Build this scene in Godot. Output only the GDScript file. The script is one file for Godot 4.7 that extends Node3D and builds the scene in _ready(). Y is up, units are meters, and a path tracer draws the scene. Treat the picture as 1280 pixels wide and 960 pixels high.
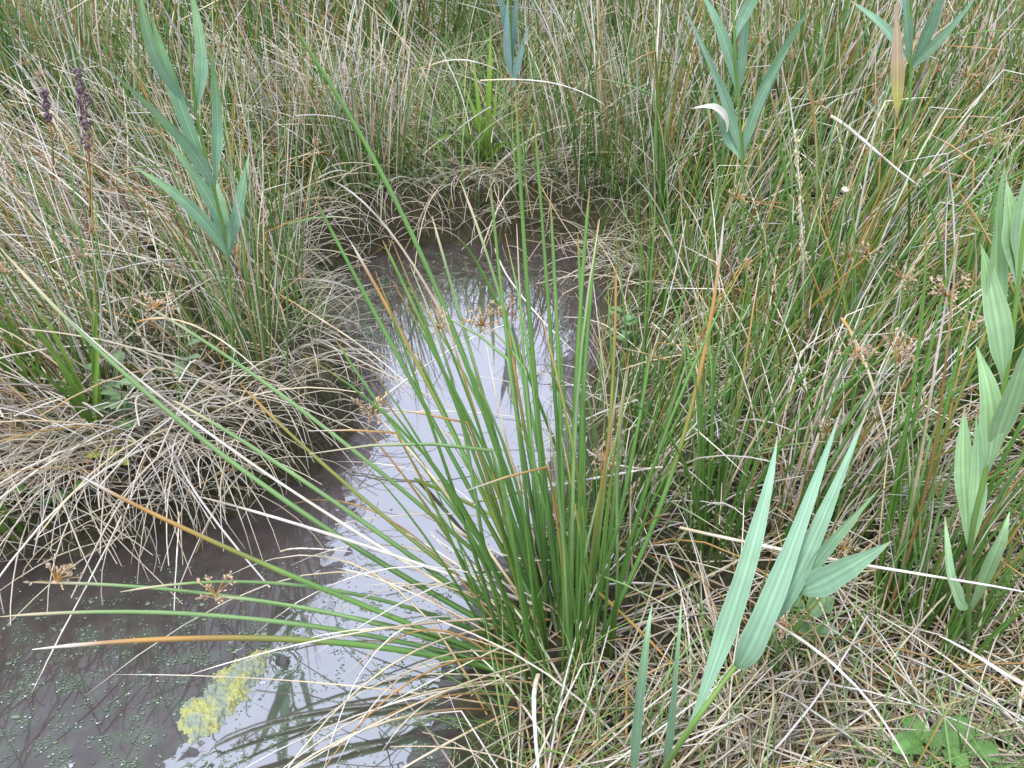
extends Node3D
# A small marsh stream between banks of soft rush, reed and dead straw, under an overcast sky.

const CAM_H := 1.2
const PITCH := -32.0
const VFOV := 41.0

var rng := RandomNumberGenerator.new()
var nz := FastNoiseLite.new()
var nzf := FastNoiseLite.new()
var cam_basis: Basis
var foc: float
var shore := PackedVector2Array()
var M := {}
var stem_mesh := {}        # colour type -> array of [mesh, curve points]
var taken := {}
var head_meshes := []

# ------------------------------------------------------------------ mesh builder
class Mb:
	var v := PackedVector3Array()
	var n := PackedVector3Array()
	var c := PackedColorArray()
	var i := PackedInt32Array()
	func tube(p: PackedVector3Array, r: PackedFloat32Array, col: PackedColorArray, sides: int) -> void:
		var first := v.size()
		var k := p.size()
		var t0 := (p[1] - p[0]).normalized()
		var ref := Vector3.RIGHT if absf(t0.x) < 0.8 else Vector3.FORWARD
		var side := t0.cross(ref).normalized()
		for a in k:
			var t: Vector3 = (p[mini(a + 1, k - 1)] - p[maxi(a - 1, 0)]).normalized()
			side = (side - t * side.dot(t)).normalized()
			var up := t.cross(side)
			for s in sides:
				var ang := TAU * s / sides
				var d := side * cos(ang) + up * sin(ang)
				v.append(p[a] + d * r[a])
				n.append(d)
				c.append(col[a])
		for a in k - 1:
			for s in sides:
				var s2 := (s + 1) % sides
				var q0 := first + a * sides + s
				var q1 := first + a * sides + s2
				var q2 := q0 + sides
				var q3 := q1 + sides
				i.append_array(PackedInt32Array([q0, q2, q1, q1, q2, q3]))
	# a blade along p, w half widths, across = sideways direction, folded along its middle rib, veined, a little wavy and twisted
	func blade(p: PackedVector3Array, w: PackedFloat32Array, across: Vector3, fold: float, col: PackedColorArray, cols := 5, twist := 0.0, wave := 0.0, phase := 0.0) -> void:
		var first := v.size()
		var k := p.size()
		var half := (cols - 1) / 2
		for a in k:
			var tt := float(a) / (k - 1)
			var t: Vector3 = (p[mini(a + 1, k - 1)] - p[maxi(a - 1, 0)]).normalized()
			var x := (across - t * across.dot(t)).normalized().rotated(t, twist * (tt - 0.3))
			var up := x.cross(t).normalized()
			for s in cols:
				var u: float = float(s - half) / half
				var ripple := wave * w[a] * sin(phase + tt * 11.0 + (1.3 if u > 0.0 else 0.0)) * absf(u)
				v.append(p[a] + x * (w[a] * u) + up * (w[a] * fold * absf(u) + ripple))
				n.append((up - x * (signf(u) * fold * 0.9)).normalized())
				var cc: Color = col[a]
				var f := 1.0
				if cols > 5: f = [1.08, 0.86, 1.06, 0.88, 1.0, 0.84, 1.05, 0.9, 1.08][s % 9] + 0.05 * sin(phase * 9.0 + s * 5.1 + tt * 6.0)
				if s == half: f = 1.3
				c.append(Color(minf(1.0, cc.r * f), minf(1.0, cc.g * f), minf(1.0, cc.b * f)))
		for a in k - 1:
			for s in cols - 1:
				var q0 := first + a * cols + s
				i.append_array(PackedInt32Array([q0, q0 + cols, q0 + 1, q0 + 1, q0 + cols, q0 + cols + 1]))
	func ball(at: Vector3, r: Vector3, col: Color, rings := 4, seg := 6) -> void:
		var first := v.size()
		for a in rings + 1:
			var th := PI * a / rings
			for s in seg:
				var ph := TAU * s / seg
				var d := Vector3(sin(th) * cos(ph), cos(th), sin(th) * sin(ph))
				v.append(at + d * r)
				n.append((d / r).normalized())
				c.append(col)
		for a in rings:
			for s in seg:
				var q0 := first + a * seg + s
				var q1 := first + a * seg + (s + 1) % seg
				i.append_array(PackedInt32Array([q0, q0 + seg, q1, q1, q0 + seg, q1 + seg]))
	func done(m: Material) -> ArrayMesh:
		var arr := []
		arr.resize(Mesh.ARRAY_MAX)
		arr[Mesh.ARRAY_VERTEX] = v
		arr[Mesh.ARRAY_NORMAL] = n
		arr[Mesh.ARRAY_COLOR] = c
		arr[Mesh.ARRAY_INDEX] = i
		var am := ArrayMesh.new()
		am.add_surface_from_arrays(Mesh.PRIMITIVE_TRIANGLES, arr)
		am.surface_set_material(0, m)
		return am

# ------------------------------------------------------------------ naming helpers
func numbered(called: String) -> String:
	var k: int = taken.get(called, 0)
	taken[called] = k + 1
	return called if k == 0 else "%s_%03d" % [called, k]

func thing(called: String, label: String, category: String, at := Vector3.ZERO, group := "") -> Node3D:
	var o := Node3D.new()
	o.name = numbered(called)
	add_child(o)
	o.position = at
	tag(o, label, category, group)
	return o

func tag(o: Node, label: String, category: String, group := "", kind := "") -> void:
	if label: o.set_meta("label", label)
	if category: o.set_meta("category", category)
	if group: o.set_meta("group", group)
	if kind: o.set_meta("kind", kind)

func part(called: String, mesh: Mesh, parent: Node) -> MeshInstance3D:
	var o := MeshInstance3D.new()
	o.name = called
	o.mesh = mesh
	parent.add_child(o, true)
	return o

func top(called: String, mesh: Mesh) -> MeshInstance3D:
	var o := MeshInstance3D.new()
	o.name = numbered(called)
	o.mesh = mesh
	add_child(o)
	return o

# ------------------------------------------------------------------ photo pixel -> place
func ray(px: float, py: float) -> Vector3:
	return (cam_basis * Vector3((px - 640.0) / foc, -(py - 480.0) / foc, -1.0)).normalized()

func P(px: float, py: float, d: float) -> Vector3:
	return Vector3(0, CAM_H, 0) + ray(px, py) * d

func G(px: float, py: float, h := 0.0) -> Vector3:
	var r := ray(px, py)
	return Vector3(0, CAM_H, 0) + r * ((h - CAM_H) / r.y)

func hit(px: float, py: float) -> Vector3:      # where the ray meets the ground
	var r := ray(px, py)
	var t := 0.6
	while t < 12.0:
		var p := Vector3(0, CAM_H, 0) + r * t
		if p.y <= height(p.x, p.z):
			return Vector3(p.x, height(p.x, p.z), p.z)
		t += 0.01
	return G(px, py)

# ------------------------------------------------------------------ ground
func sd(x: float, z: float) -> float:           # distance to the shore line, negative over water
	var p := Vector2(x, z)
	var best := 1e9
	var inside := false
	var k := shore.size()
	var b := shore[k - 1]
	for e in k:
		var a := shore[e]
		var ab := b - a
		var t := clampf((p - a).dot(ab) / ab.length_squared(), 0.0, 1.0)
		best = minf(best, (p - a - ab * t).length_squared())
		if (a.y > z) != (b.y > z) and x < (b.x - a.x) * (z - a.y) / (b.y - a.y) + a.x:
			inside = not inside
		b = a
	return -sqrt(best) if inside else sqrt(best)

func height(x: float, z: float) -> float:
	var d := sd(x, z) + 0.022 * nz.get_noise_2d(x * 260.0, z * 260.0)
	if d < 0.0:
		return -0.006 - 0.06 * smoothstep(0.0, 0.2, -d)
	var right := smoothstep(-0.15, 0.25, x) * smoothstep(-2.75, -2.45, z)
	var bank := lerpf(0.15, 0.06, right)
	var w := lerpf(0.07, 0.3, right)
	var h := bank * smoothstep(-0.012, w, d) + 0.035 * maxf(0.0, d - 0.25)
	h += smoothstep(0.05, 0.4, d) * (0.035 * nz.get_noise_2d(x * 90.0, z * 90.0) + 0.015 * nz.get_noise_2d(x * 330.0 + 50, z * 330.0))
	return h

func grid_steps(stops: Array) -> PackedFloat32Array:
	var out := PackedFloat32Array()
	for s in stops.size() - 1:
		var a: float = stops[s][0]
		var b: float = stops[s + 1][0]
		var k := int(ceil((b - a) / float(stops[s][1])))
		for q in k: out.append(a + (b - a) * q / k)
	out.append(stops[-1][0])
	return out

func sheet(xs: PackedFloat32Array, zs: PackedFloat32Array, hf: Callable, cf: Callable, m: Material) -> ArrayMesh:
	var mb := Mb.new()
	var nx := xs.size()
	for z in zs:
		for x in xs:
			mb.v.append(Vector3(x, hf.call(x, z), z))
			mb.c.append(cf.call(x, z))
	for j in zs.size():
		for q in nx:
			var l := mb.v[j * nx + maxi(q - 1, 0)]
			var r := mb.v[j * nx + mini(q + 1, nx - 1)]
			var u := mb.v[maxi(j - 1, 0) * nx + q]
			var d := mb.v[mini(j + 1, zs.size() - 1) * nx + q]
			mb.n.append((d - u).cross(r - l).normalized())
	for j in zs.size() - 1:
		for q in nx - 1:
			var a := j * nx + q
			mb.i.append_array(PackedInt32Array([a, a + 1, a + nx, a + 1, a + nx + 1, a + nx]))
	return mb.done(m)

# ------------------------------------------------------------------ materials
func noise_tex(freq: float, seed_: int, lo: Color, mid: Color, hi: Color, size := 512) -> NoiseTexture2D:
	var t := NoiseTexture2D.new()
	var n := FastNoiseLite.new()
	n.noise_type = FastNoiseLite.TYPE_SIMPLEX_SMOOTH
	n.seed = seed_
	n.frequency = freq
	n.fractal_octaves = 5
	t.noise = n
	t.width = size
	t.height = size
	t.seamless = true
	var g := Gradient.new()
	g.set_color(0, lo)
	g.set_color(1, hi)
	g.add_point(0.5, mid)
	t.color_ramp = g
	return t

func normal_tex(freq: float, seed_: int, bump: float) -> NoiseTexture2D:
	var t := NoiseTexture2D.new()
	var n := FastNoiseLite.new()
	n.seed = seed_
	n.frequency = freq
	n.fractal_octaves = 4
	t.noise = n
	t.width = 512
	t.height = 512
	t.seamless = true
	t.as_normal_map = true
	t.bump_strength = bump
	return t

func vmat(called: String, rough: float, back := Color.BLACK, spec := 0.5) -> StandardMaterial3D:
	var m := StandardMaterial3D.new()
	m.resource_name = called
	m.vertex_color_use_as_albedo = true
	m.roughness = rough
	m.metallic_specular = spec
	m.cull_mode = BaseMaterial3D.CULL_DISABLED
	if back != Color.BLACK:
		m.backlight_enabled = true
		m.backlight = back
	M[called] = m
	return m

func make_materials() -> void:
	vmat("rush", 0.42)
	vmat("straw", 0.75)
	vmat("leaf", 0.5, Color(0.5, 0.55, 0.3))
	vmat("herb", 0.6, Color(0.4, 0.5, 0.2))
	vmat("bloom", 0.8)
	var g := vmat("soil", 0.9)
	g.albedo_texture = noise_tex(0.02, 4, Color(0.3, 0.27, 0.22), Color(0.75, 0.7, 0.6), Color(1, 1, 1))
	g.uv1_triplanar = true
	g.uv1_world_triplanar = true
	g.uv1_scale = Vector3(4.3, 4.3, 4.3)
	for called in ["water", "sky_mirror"]:
		var w := vmat(called, 0.03)
		w.albedo_texture = noise_tex(0.015, 21, Color(0.86, 0.85, 0.85), Color(0.93, 0.93, 0.93), Color(1, 1, 1))
		w.uv1_triplanar = true
		w.uv1_world_triplanar = true
		w.uv1_scale = Vector3(1.7, 1.7, 1.7)
		w.normal_enabled = true
		w.normal_texture = normal_tex(0.012, 31, 1.0)
		w.normal_scale = 0.03
		if called == "sky_mirror":       # added sheet, gloss raised to mirror the sky brightly; alpha stays 1
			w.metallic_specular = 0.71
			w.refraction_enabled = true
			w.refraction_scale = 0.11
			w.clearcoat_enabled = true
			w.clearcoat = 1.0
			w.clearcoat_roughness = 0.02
	vmat("algae", 0.8)

# ------------------------------------------------------------------ stem shapes
const GREEN_A := Color(0.06, 0.14, 0.022)
const GREEN_B := Color(0.10, 0.215, 0.04)
const OLIVE := Color(0.17, 0.20, 0.035)
const ORANGE := Color(0.36, 0.20, 0.055)
const STRAW := Color(0.52, 0.43, 0.28)
const PALE := Color(0.64, 0.60, 0.53)
const RUST := Color(0.22, 0.12, 0.05)
const REED := Color(0.22, 0.37, 0.24)
const REED_LIGHT := Color(0.29, 0.45, 0.23)

func stem_color(type: int, t: float) -> Color:
	var c: Color
	match type:
		0:  # green, brown only at the very tip
			c = Color(0.12, 0.14, 0.05).lerp(GREEN_A, smoothstep(0.0, 0.15, t)).lerp(GREEN_B, smoothstep(0.2, 0.8, t)).lerp(ORANGE, smoothstep(0.93, 1.0, t))
		1:  # olive going yellow
			c = GREEN_A.lerp(OLIVE, smoothstep(0.05, 0.5, t)).lerp(ORANGE, smoothstep(0.7, 0.95, t))
		2:  # green below, orange then pale above
			c = GREEN_A.lerp(GREEN_B, smoothstep(0.0, 0.4, t)).lerp(OLIVE, smoothstep(0.4, 0.55, t)).lerp(ORANGE, smoothstep(0.55, 0.75, t)).lerp(PALE, smoothstep(0.85, 1.0, t))
		3:  # straw
			c = ORANGE.lerp(STRAW, smoothstep(0.0, 0.3, t)).lerp(PALE, smoothstep(0.5, 1.0, t))
		4:  # bleached
			c = STRAW.lerp(PALE, smoothstep(0.0, 0.4, t))
		5:  # rusty
			c = RUST.lerp(ORANGE, smoothstep(0.1, 0.8, t)).lerp(STRAW, smoothstep(0.8, 1.0, t))
		6:  # fresh light green blade
			c = Color(0.13, 0.22, 0.06).lerp(Color(0.17, 0.30, 0.06), t)
		_:  # pale green long stem, tip straw
			c = GREEN_A.lerp(Color(0.16, 0.27, 0.09), smoothstep(0.1, 0.6, t)).lerp(STRAW, smoothstep(0.8, 0.97, t))
	return c

func vary(c: Color, amount: float) -> Color:
	var f := 1.0 + rng.randf_range(-amount, amount)
	return Color(c.r * f, c.g * f, c.b * f * (1.0 + rng.randf_range(-amount, amount) * 0.5))

func tube_along(mb: Mb, pts: PackedVector3Array, r: float, type: int, sides: int, taper := 0.35) -> void:
	var rr := PackedFloat32Array()
	var cc := PackedColorArray()
	var k := pts.size()
	for a in k:
		var t := float(a) / (k - 1)
		rr.append(r * lerpf(1.0, taper, t * t) * rng.randf_range(0.92, 1.08))
		var col := vary(stem_color(type, t), 0.24 if type in [3, 4, 5] else 0.14)
		if type in [3, 4] and rng.randf() < 0.16: col = col.lerp(Color(0.26, 0.18, 0.11), rng.randf_range(0.3, 0.7))     # weathered brown spots
		cc.append(col)
	rr[k - 1] = r * 0.12
	mb.tube(pts, rr, cc, sides)

func bez(a: Vector3, m: Vector3, b: Vector3, k: int) -> PackedVector3Array:   # through a, m, b
	var c := m * 2.0 - (a + b) * 0.5
	var out := PackedVector3Array()
	for q in k:
		var t := float(q) / (k - 1)
		out.append(a * ((1 - t) * (1 - t)) + c * (2 * t * (1 - t)) + b * (t * t))
	return out

func upright_curve(bend: float, wob: float, k: int, kink := 0.0) -> PackedVector3Array:
	var out := PackedVector3Array()
	var p := Vector3.ZERO
	var ph := rng.randf_range(0, TAU)
	var at_kink := rng.randf_range(0.45, 0.8)
	for q in k:
		out.append(p)
		var t := float(q) / (k - 1)
		var ang := bend * t + wob * sin(ph + t * 5.0) + (kink if t > at_kink else 0.0)
		p += Vector3(sin(ang), cos(ang), wob * 0.6 * cos(ph * 1.7 + t * 4.0)).normalized() / (k - 1)
	return out

func make_stem_library() -> void:
	for type in 8:
		var list := []
		for q in 5:
			var kink := 0.0
			if type >= 2 and q == 4: kink = 1.1
			var bend: float = [0.12, 0.3, 0.5, 0.75, 0.35][q] * (1.4 if type in [3, 4] else 1.0)
			var pts := upright_curve(bend, 0.05 if type < 3 else 0.12, 9, kink)
			var mb := Mb.new()
			tube_along(mb, pts, 0.0056 if type in [0, 1, 2, 7] else 0.0036, type, 5)
			list.append([mb.done(M.rush if type in [0, 1, 2, 6, 7] else M.straw), pts])
		stem_mesh[type] = list

func make_heads() -> void:      # the brown flower cluster of a rush: short stalks with little capsules
	for q in 4:
		var mb := Mb.new()
		for s in 15:
			var d := Vector3(rng.randf_range(-1, 1), rng.randf_range(-0.2, 1.2), rng.randf_range(-1, 1)).normalized()
			var l := rng.randf_range(0.006, 0.024)
			mb.tube(PackedVector3Array([Vector3.ZERO, d * l * 0.5 + Vector3(0, 0.002, 0), d * l]), PackedFloat32Array([0.0006, 0.0005, 0.0004]), PackedColorArray([ORANGE, ORANGE, STRAW]), 3)
			for b in 4:
				var w := Vector3(rng.randf_range(-1, 1), rng.randf_range(-1, 1), rng.randf_range(-1, 1))
				var e := d * l + w * 0.0026
				var q1 := (d + w * 0.8).normalized() * 0.0034
				var cap := vary(Color(0.36, 0.24, 0.14).lerp(Color(0.52, 0.4, 0.27), rng.randf()), 0.25)
				mb.tube(PackedVector3Array([e - q1 * 0.5, e, e + q1 * 0.5]), PackedFloat32Array([0.0003, 0.0012, 0.0002]), PackedColorArray([cap, cap, cap]), 4)
		head_meshes.append(mb.done(M.bloom))

func stem_node(parent: Node, type: int, at: Vector3, az: float, tilt: float, length: float, head := false, thick := 1.0) -> MeshInstance3D:
	var pick: Array = stem_mesh[type][rng.randi() % 5]
	var o := part("stem", pick[0], parent)
	var b := Basis(Vector3.UP, az) * Basis(Vector3(0, 0, 1), -tilt)
	o.transform = Transform3D(b * Basis.from_scale(Vector3(thick, 1, thick) * length), at)
	if head:
		var pts: PackedVector3Array = pick[1]
		var h := part("flower_head", head_meshes[rng.randi() % 4], o)
		h.transform = Transform3D(Basis(Vector3.UP, rng.randf_range(0, TAU)).scaled(Vector3.ONE * 1.3 / length), pts[7])
	return o

func rand_type(green: float) -> int:
	var u := rng.randf()
	if u < green:
		return [0, 0, 0, 1, 2, 7, 0, 0, 7][rng.randi() % 9]
	return [3, 3, 4, 4, 5, 3, 4][rng.randi() % 7]

# ------------------------------------------------------------------ things
func rush_tuft(at: Vector3, n: int, length: float, spread: float, lean: Vector3, green: float, label: String, group: String, thick: float) -> Node3D:
	var t := thing("rush_tuft", label, "rush", at, group)
	for q in n:
		var a := rng.randf_range(0, TAU)
		var rad := sqrt(rng.randf()) * 0.05
		var off := Vector3(cos(a) * rad, -0.01, sin(a) * rad)
		var dir := Vector3(cos(a), 0, sin(a)) * rng.randf() * spread + lean * rng.randf_range(0.4, 1.3)
		var az := atan2(-dir.z, dir.x)
		stem_node(t, rand_type(green), off, az, dir.length(), length * rng.randf_range(0.5, 1.1), rng.randf() < 0.035, thick * rng.randf_range(0.75, 1.15))
	return t

var far_tufts := []
func make_far_tufts() -> void:
	for q in 6:
		var mb := Mb.new()
		for s in 64:
			var a := rng.randf_range(0, TAU)
			var rad := sqrt(rng.randf()) * 0.17
			var type := rand_type([0.85, 0.8, 0.6, 0.5, 0.3, 0.2][q])
			var pts := upright_curve(rng.randf_range(0.05, 0.6), 0.06, 7, 1.0 if rng.randf() < 0.1 else 0.0)
			var b := Basis(Vector3.UP, a + rng.randf_range(-0.5, 0.5)) * Basis(Vector3(0, 0, 1), -rng.randf_range(0.0, 0.28))
			var l := rng.randf_range(0.3, 0.65)
			for e in pts.size(): pts[e] = b * pts[e] * l + Vector3(cos(a) * rad, -0.01, -sin(a) * rad)
			tube_along(mb, pts, 0.0026, type, 3)
		far_tufts.append(mb.done(M.rush))

func leaf(parent: Node, called: String, a: Vector3, m: Vector3, b: Vector3, w: float, c0: Color, c1: Color, face: Vector3, fold := 0.25, wide_at := 0.34) -> MeshInstance3D:
	var mb := Mb.new()
	var k := 22
	var pts := bez(a, m, b, k)
	var ww := PackedFloat32Array()
	var cc := PackedColorArray()
	var dry := rng.randf_range(0.86, 1.02)
	var tone := rng.randf_range(0.88, 1.1)
	for q in k:
		var t := q / (k - 1.0)
		var prof := minf(lerpf(0.28, 1.0, smoothstep(0.0, wide_at, t)), 1.0 - pow(maxf(0.0, (t - wide_at) / (1.0 - wide_at)), 1.7))
		ww.append(maxf(0.0004, w * 0.5 * prof * (1.0 + 0.04 * sin(t * 23.0 + dry * 60.0))))
		var c := c0.lerp(c1, smoothstep(0.35, 1.0, t)) * tone
		cc.append(vary(c.lerp(Color(0.42, 0.33, 0.18), smoothstep(dry, dry + 0.06, t)), 0.07))
	var dir := (b - a).normalized()
	var turned := face.rotated(dir, rng.randf_range(-0.5, 0.5))
	mb.blade(pts, ww, dir.cross(turned).normalized(), fold, cc, 9, rng.randf_range(-0.9, 0.9), 0.16, rng.randf_range(0, TAU))
	return part(called, mb.done(M.leaf), parent)

func stem_through(parent: Node, called: String, pts: Array, r: float, type: int, sides := 5, taper := 0.5) -> MeshInstance3D:
	var cv := Curve3D.new()
	for q in pts.size():
		var d: Vector3 = (pts[mini(q + 1, pts.size() - 1)] - pts[maxi(q - 1, 0)]) / 6.0
		cv.add_point(pts[q], -d, d)
	cv.bake_interval = 0.01
	var line := PackedVector3Array()
	var k := 16
	for q in k: line.append(cv.sample_baked(cv.get_baked_length() * q / (k - 1.0), true))
	var mb := Mb.new()
	tube_along(mb, line, r, type, sides, taper)
	return part(called, mb.done(M.rush if type in [0, 1, 2, 6, 7] else M.straw), parent)

func herb(at: Vector3, n: int, size: float, height_: float, col: Color, label: String) -> Node3D:
	var t := thing("leafy_herb", label, "plant", at, "")
	for s in maxi(2, n / 4):
		var a := rng.randf_range(0, TAU)
		var tip := Vector3(cos(a) * 0.04, height_ * rng.randf_range(0.7, 1.0), sin(a) * 0.04)
		var pts := bez(Vector3.ZERO, tip * 0.5 + Vector3(0.004, 0, 0), tip, 6)
		var mb := Mb.new()
		var rr := PackedFloat32Array()
		var cc := PackedColorArray()
		for q in 6:
			rr.append(0.0014)
			cc.append(Color(0.12, 0.16, 0.06))
		mb.tube(pts, rr, cc, 4)
		part("stalk", mb.done(M.herb), t)
		for l in 4:
			var e := tip * (1.0 - 0.22 * l)
			var b := a + l * 2.1 + rng.randf_range(-0.4, 0.4)
			var out := Vector3(cos(b), rng.randf_range(-0.1, 0.35), sin(b)).normalized()
			var lm := Mb.new()
			var sz := size * rng.randf_range(0.7, 1.15)
			var lp := bez(e, e + out * sz * 0.55 + Vector3(0, sz * 0.12, 0), e + out * sz * 1.1, 9)
			var lw := PackedFloat32Array()
			var lc := PackedColorArray()
			for q in 9:
				var u := q / 8.0
				lw.append(maxf(0.0005, sz * 0.42 * sqrt(maxf(0.0, sin(PI * pow(u, 0.8)))) * (1.0 + 0.08 * sin(u * 40.0))))
				lc.append(vary(col, 0.12))
			lm.blade(lp, lw, out.cross(Vector3.UP).normalized(), 0.12, lc)
			part("leaf", lm.done(M.herb), t)
	return t

# ------------------------------------------------------------------ stuff
func multi(called: String, mesh: Mesh, ts: Array, cols: Array, label: String, category: String) -> void:
	var mm := MultiMesh.new()
	mm.transform_format = MultiMesh.TRANSFORM_3D
	mm.use_colors = true
	mm.mesh = mesh
	mm.instance_count = ts.size()
	for q in ts.size():
		mm.set_instance_transform(q, ts[q])
		mm.set_instance_color(q, cols[q])
	var o := MultiMeshInstance3D.new()
	o.name = numbered(called)
	o.multimesh = mm
	add_child(o)
	tag(o, label, category, "", "stuff")

func lying(az: float, roll: float, tilt: float, length: float) -> Basis:
	return (Basis(Vector3.UP, az) * Basis(Vector3(0, 0, 1), -tilt) * Basis(Vector3.UP, roll)).scaled(Vector3.ONE * length)

func flow(x: float, z: float) -> float:          # the way the fallen straw points
	if x < -0.1:
		return PI + 0.3 + 0.8 * nz.get_noise_2d(x * 70.0, z * 70.0)
	return 3.0 * nz.get_noise_2d(x * 60.0 + 90.0, z * 60.0)

func _ready() -> void:
	rng.seed = 20240611
	nz.noise_type = FastNoiseLite.TYPE_SIMPLEX_SMOOTH
	nz.frequency = 0.03
	nz.seed = 5
	# ---------------- camera
	var cam := Camera3D.new()
	cam.name = "camera"
	cam.fov = VFOV
	cam.near = 0.02
	cam.far = 200.0
	cam.position = Vector3(0, CAM_H, 0)
	cam.rotation_degrees = Vector3(PITCH, 0, 0)
	add_child(cam)
	cam.current = true
	cam_basis = Basis.from_euler(Vector3(deg_to_rad(PITCH), 0, 0))
	foc = 480.0 / tan(deg_to_rad(VFOV / 2.0))
	# ---------------- sky and light: bright overcast
	var we := WorldEnvironment.new()
	we.name = "environment"
	var env := Environment.new()
	env.background_mode = Environment.BG_SKY
	var sm := ProceduralSkyMaterial.new()
	sm.sky_top_color = Color(0.86, 0.90, 1.0)
	sm.sky_horizon_color = Color(0.83, 0.86, 0.99)
	sm.ground_bottom_color = Color(0.25, 0.25, 0.2)
	sm.ground_horizon_color = Color(0.5, 0.5, 0.48)
	sm.sun_angle_max = 0.0
	var sky := Sky.new()
	sky.sky_material = sm
	env.sky = sky
	env.tonemap_mode = Environment.TONE_MAPPER_LINEAR
	env.tonemap_exposure = 2.4
	env.sdfgi_enabled = true
	env.ssao_enabled = true
	env.ssil_enabled = true
	we.environment = env
	add_child(we)
	var sun := DirectionalLight3D.new()
	sun.name = "sun"
	sun.light_energy = 0.45
	sun.light_angular_distance = 12.0
	sun.light_color = Color(1.0, 0.98, 0.95)
	sun.shadow_enabled = true
	sun.rotation_degrees = Vector3(-58, -35, 0)
	add_child(sun)
	# ---------------- structure
	for q in [[-900, 760], [-300, 715], [0, 690], [110, 690], [230, 662], [330, 628], [395, 590], [435, 545], [450, 490], [430, 440], [402, 395], [392, 345], [450, 322], [560, 303], [680, 300], [735, 306], [745, 350], [738, 430], [728, 510], [716, 575], [692, 645], [655, 705], [615, 765], [592, 830], [582, 900], [565, 980], [500, 1250], [-900, 1600]]:
		var g := G(q[0], q[1])
		shore.append(Vector2(g.x, g.z))
	make_materials()
	make_ground()
	make_water()
	# ---------------- plants
	make_stem_library()
	make_heads()
	make_far_tufts()
	make_main_clump()
	make_reeds()
	make_small_plants()
	make_tufts()
	make_loose_stems()
	make_stuff()

func make_ground() -> void:
	var xs := grid_steps([[-40.0, 4.0], [-8.0, 0.4], [-3.0, 0.08], [-1.7, 0.03], [1.1, 0.08], [3.0, 0.4], [8.0, 4.0], [40.0, 1.0]])
	var zs := grid_steps([[-60.0, 4.0], [-12.0, 0.4], [-4.5, 0.08], [-3.2, 0.03], [-0.4, 0.1], [1.0, 0.5], [6.0, 1.0]])
	var soil := func(x: float, z: float) -> Color:
		var u := 0.5 + 0.5 * nz.get_noise_2d(x * 150.0, z * 150.0)
		return Color(0.055, 0.045, 0.03).lerp(Color(0.075, 0.085, 0.03), u)
	var o := top("ground", sheet(xs, zs, height, soil, M.soil))
	tag(o, "dark peaty ground of the marsh banks under straw", "ground", "", "structure")

func scum(x: float, z: float) -> float:          # how much floating growth lies on the water here
	var n := nz.get_noise_2d(x * 190.0, z * 190.0) + 0.6 * nz.get_noise_2d(x * 520.0 + 7, z * 520.0)
	var a := 0.0
	for c in scum_spots:
		var d := Vector2(x - c[0].x, z - c[0].z).length() / float(c[1])
		a = maxf(a, c[2] * smoothstep(1.25, 0.5, d + 0.35 * n))
	return a

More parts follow.
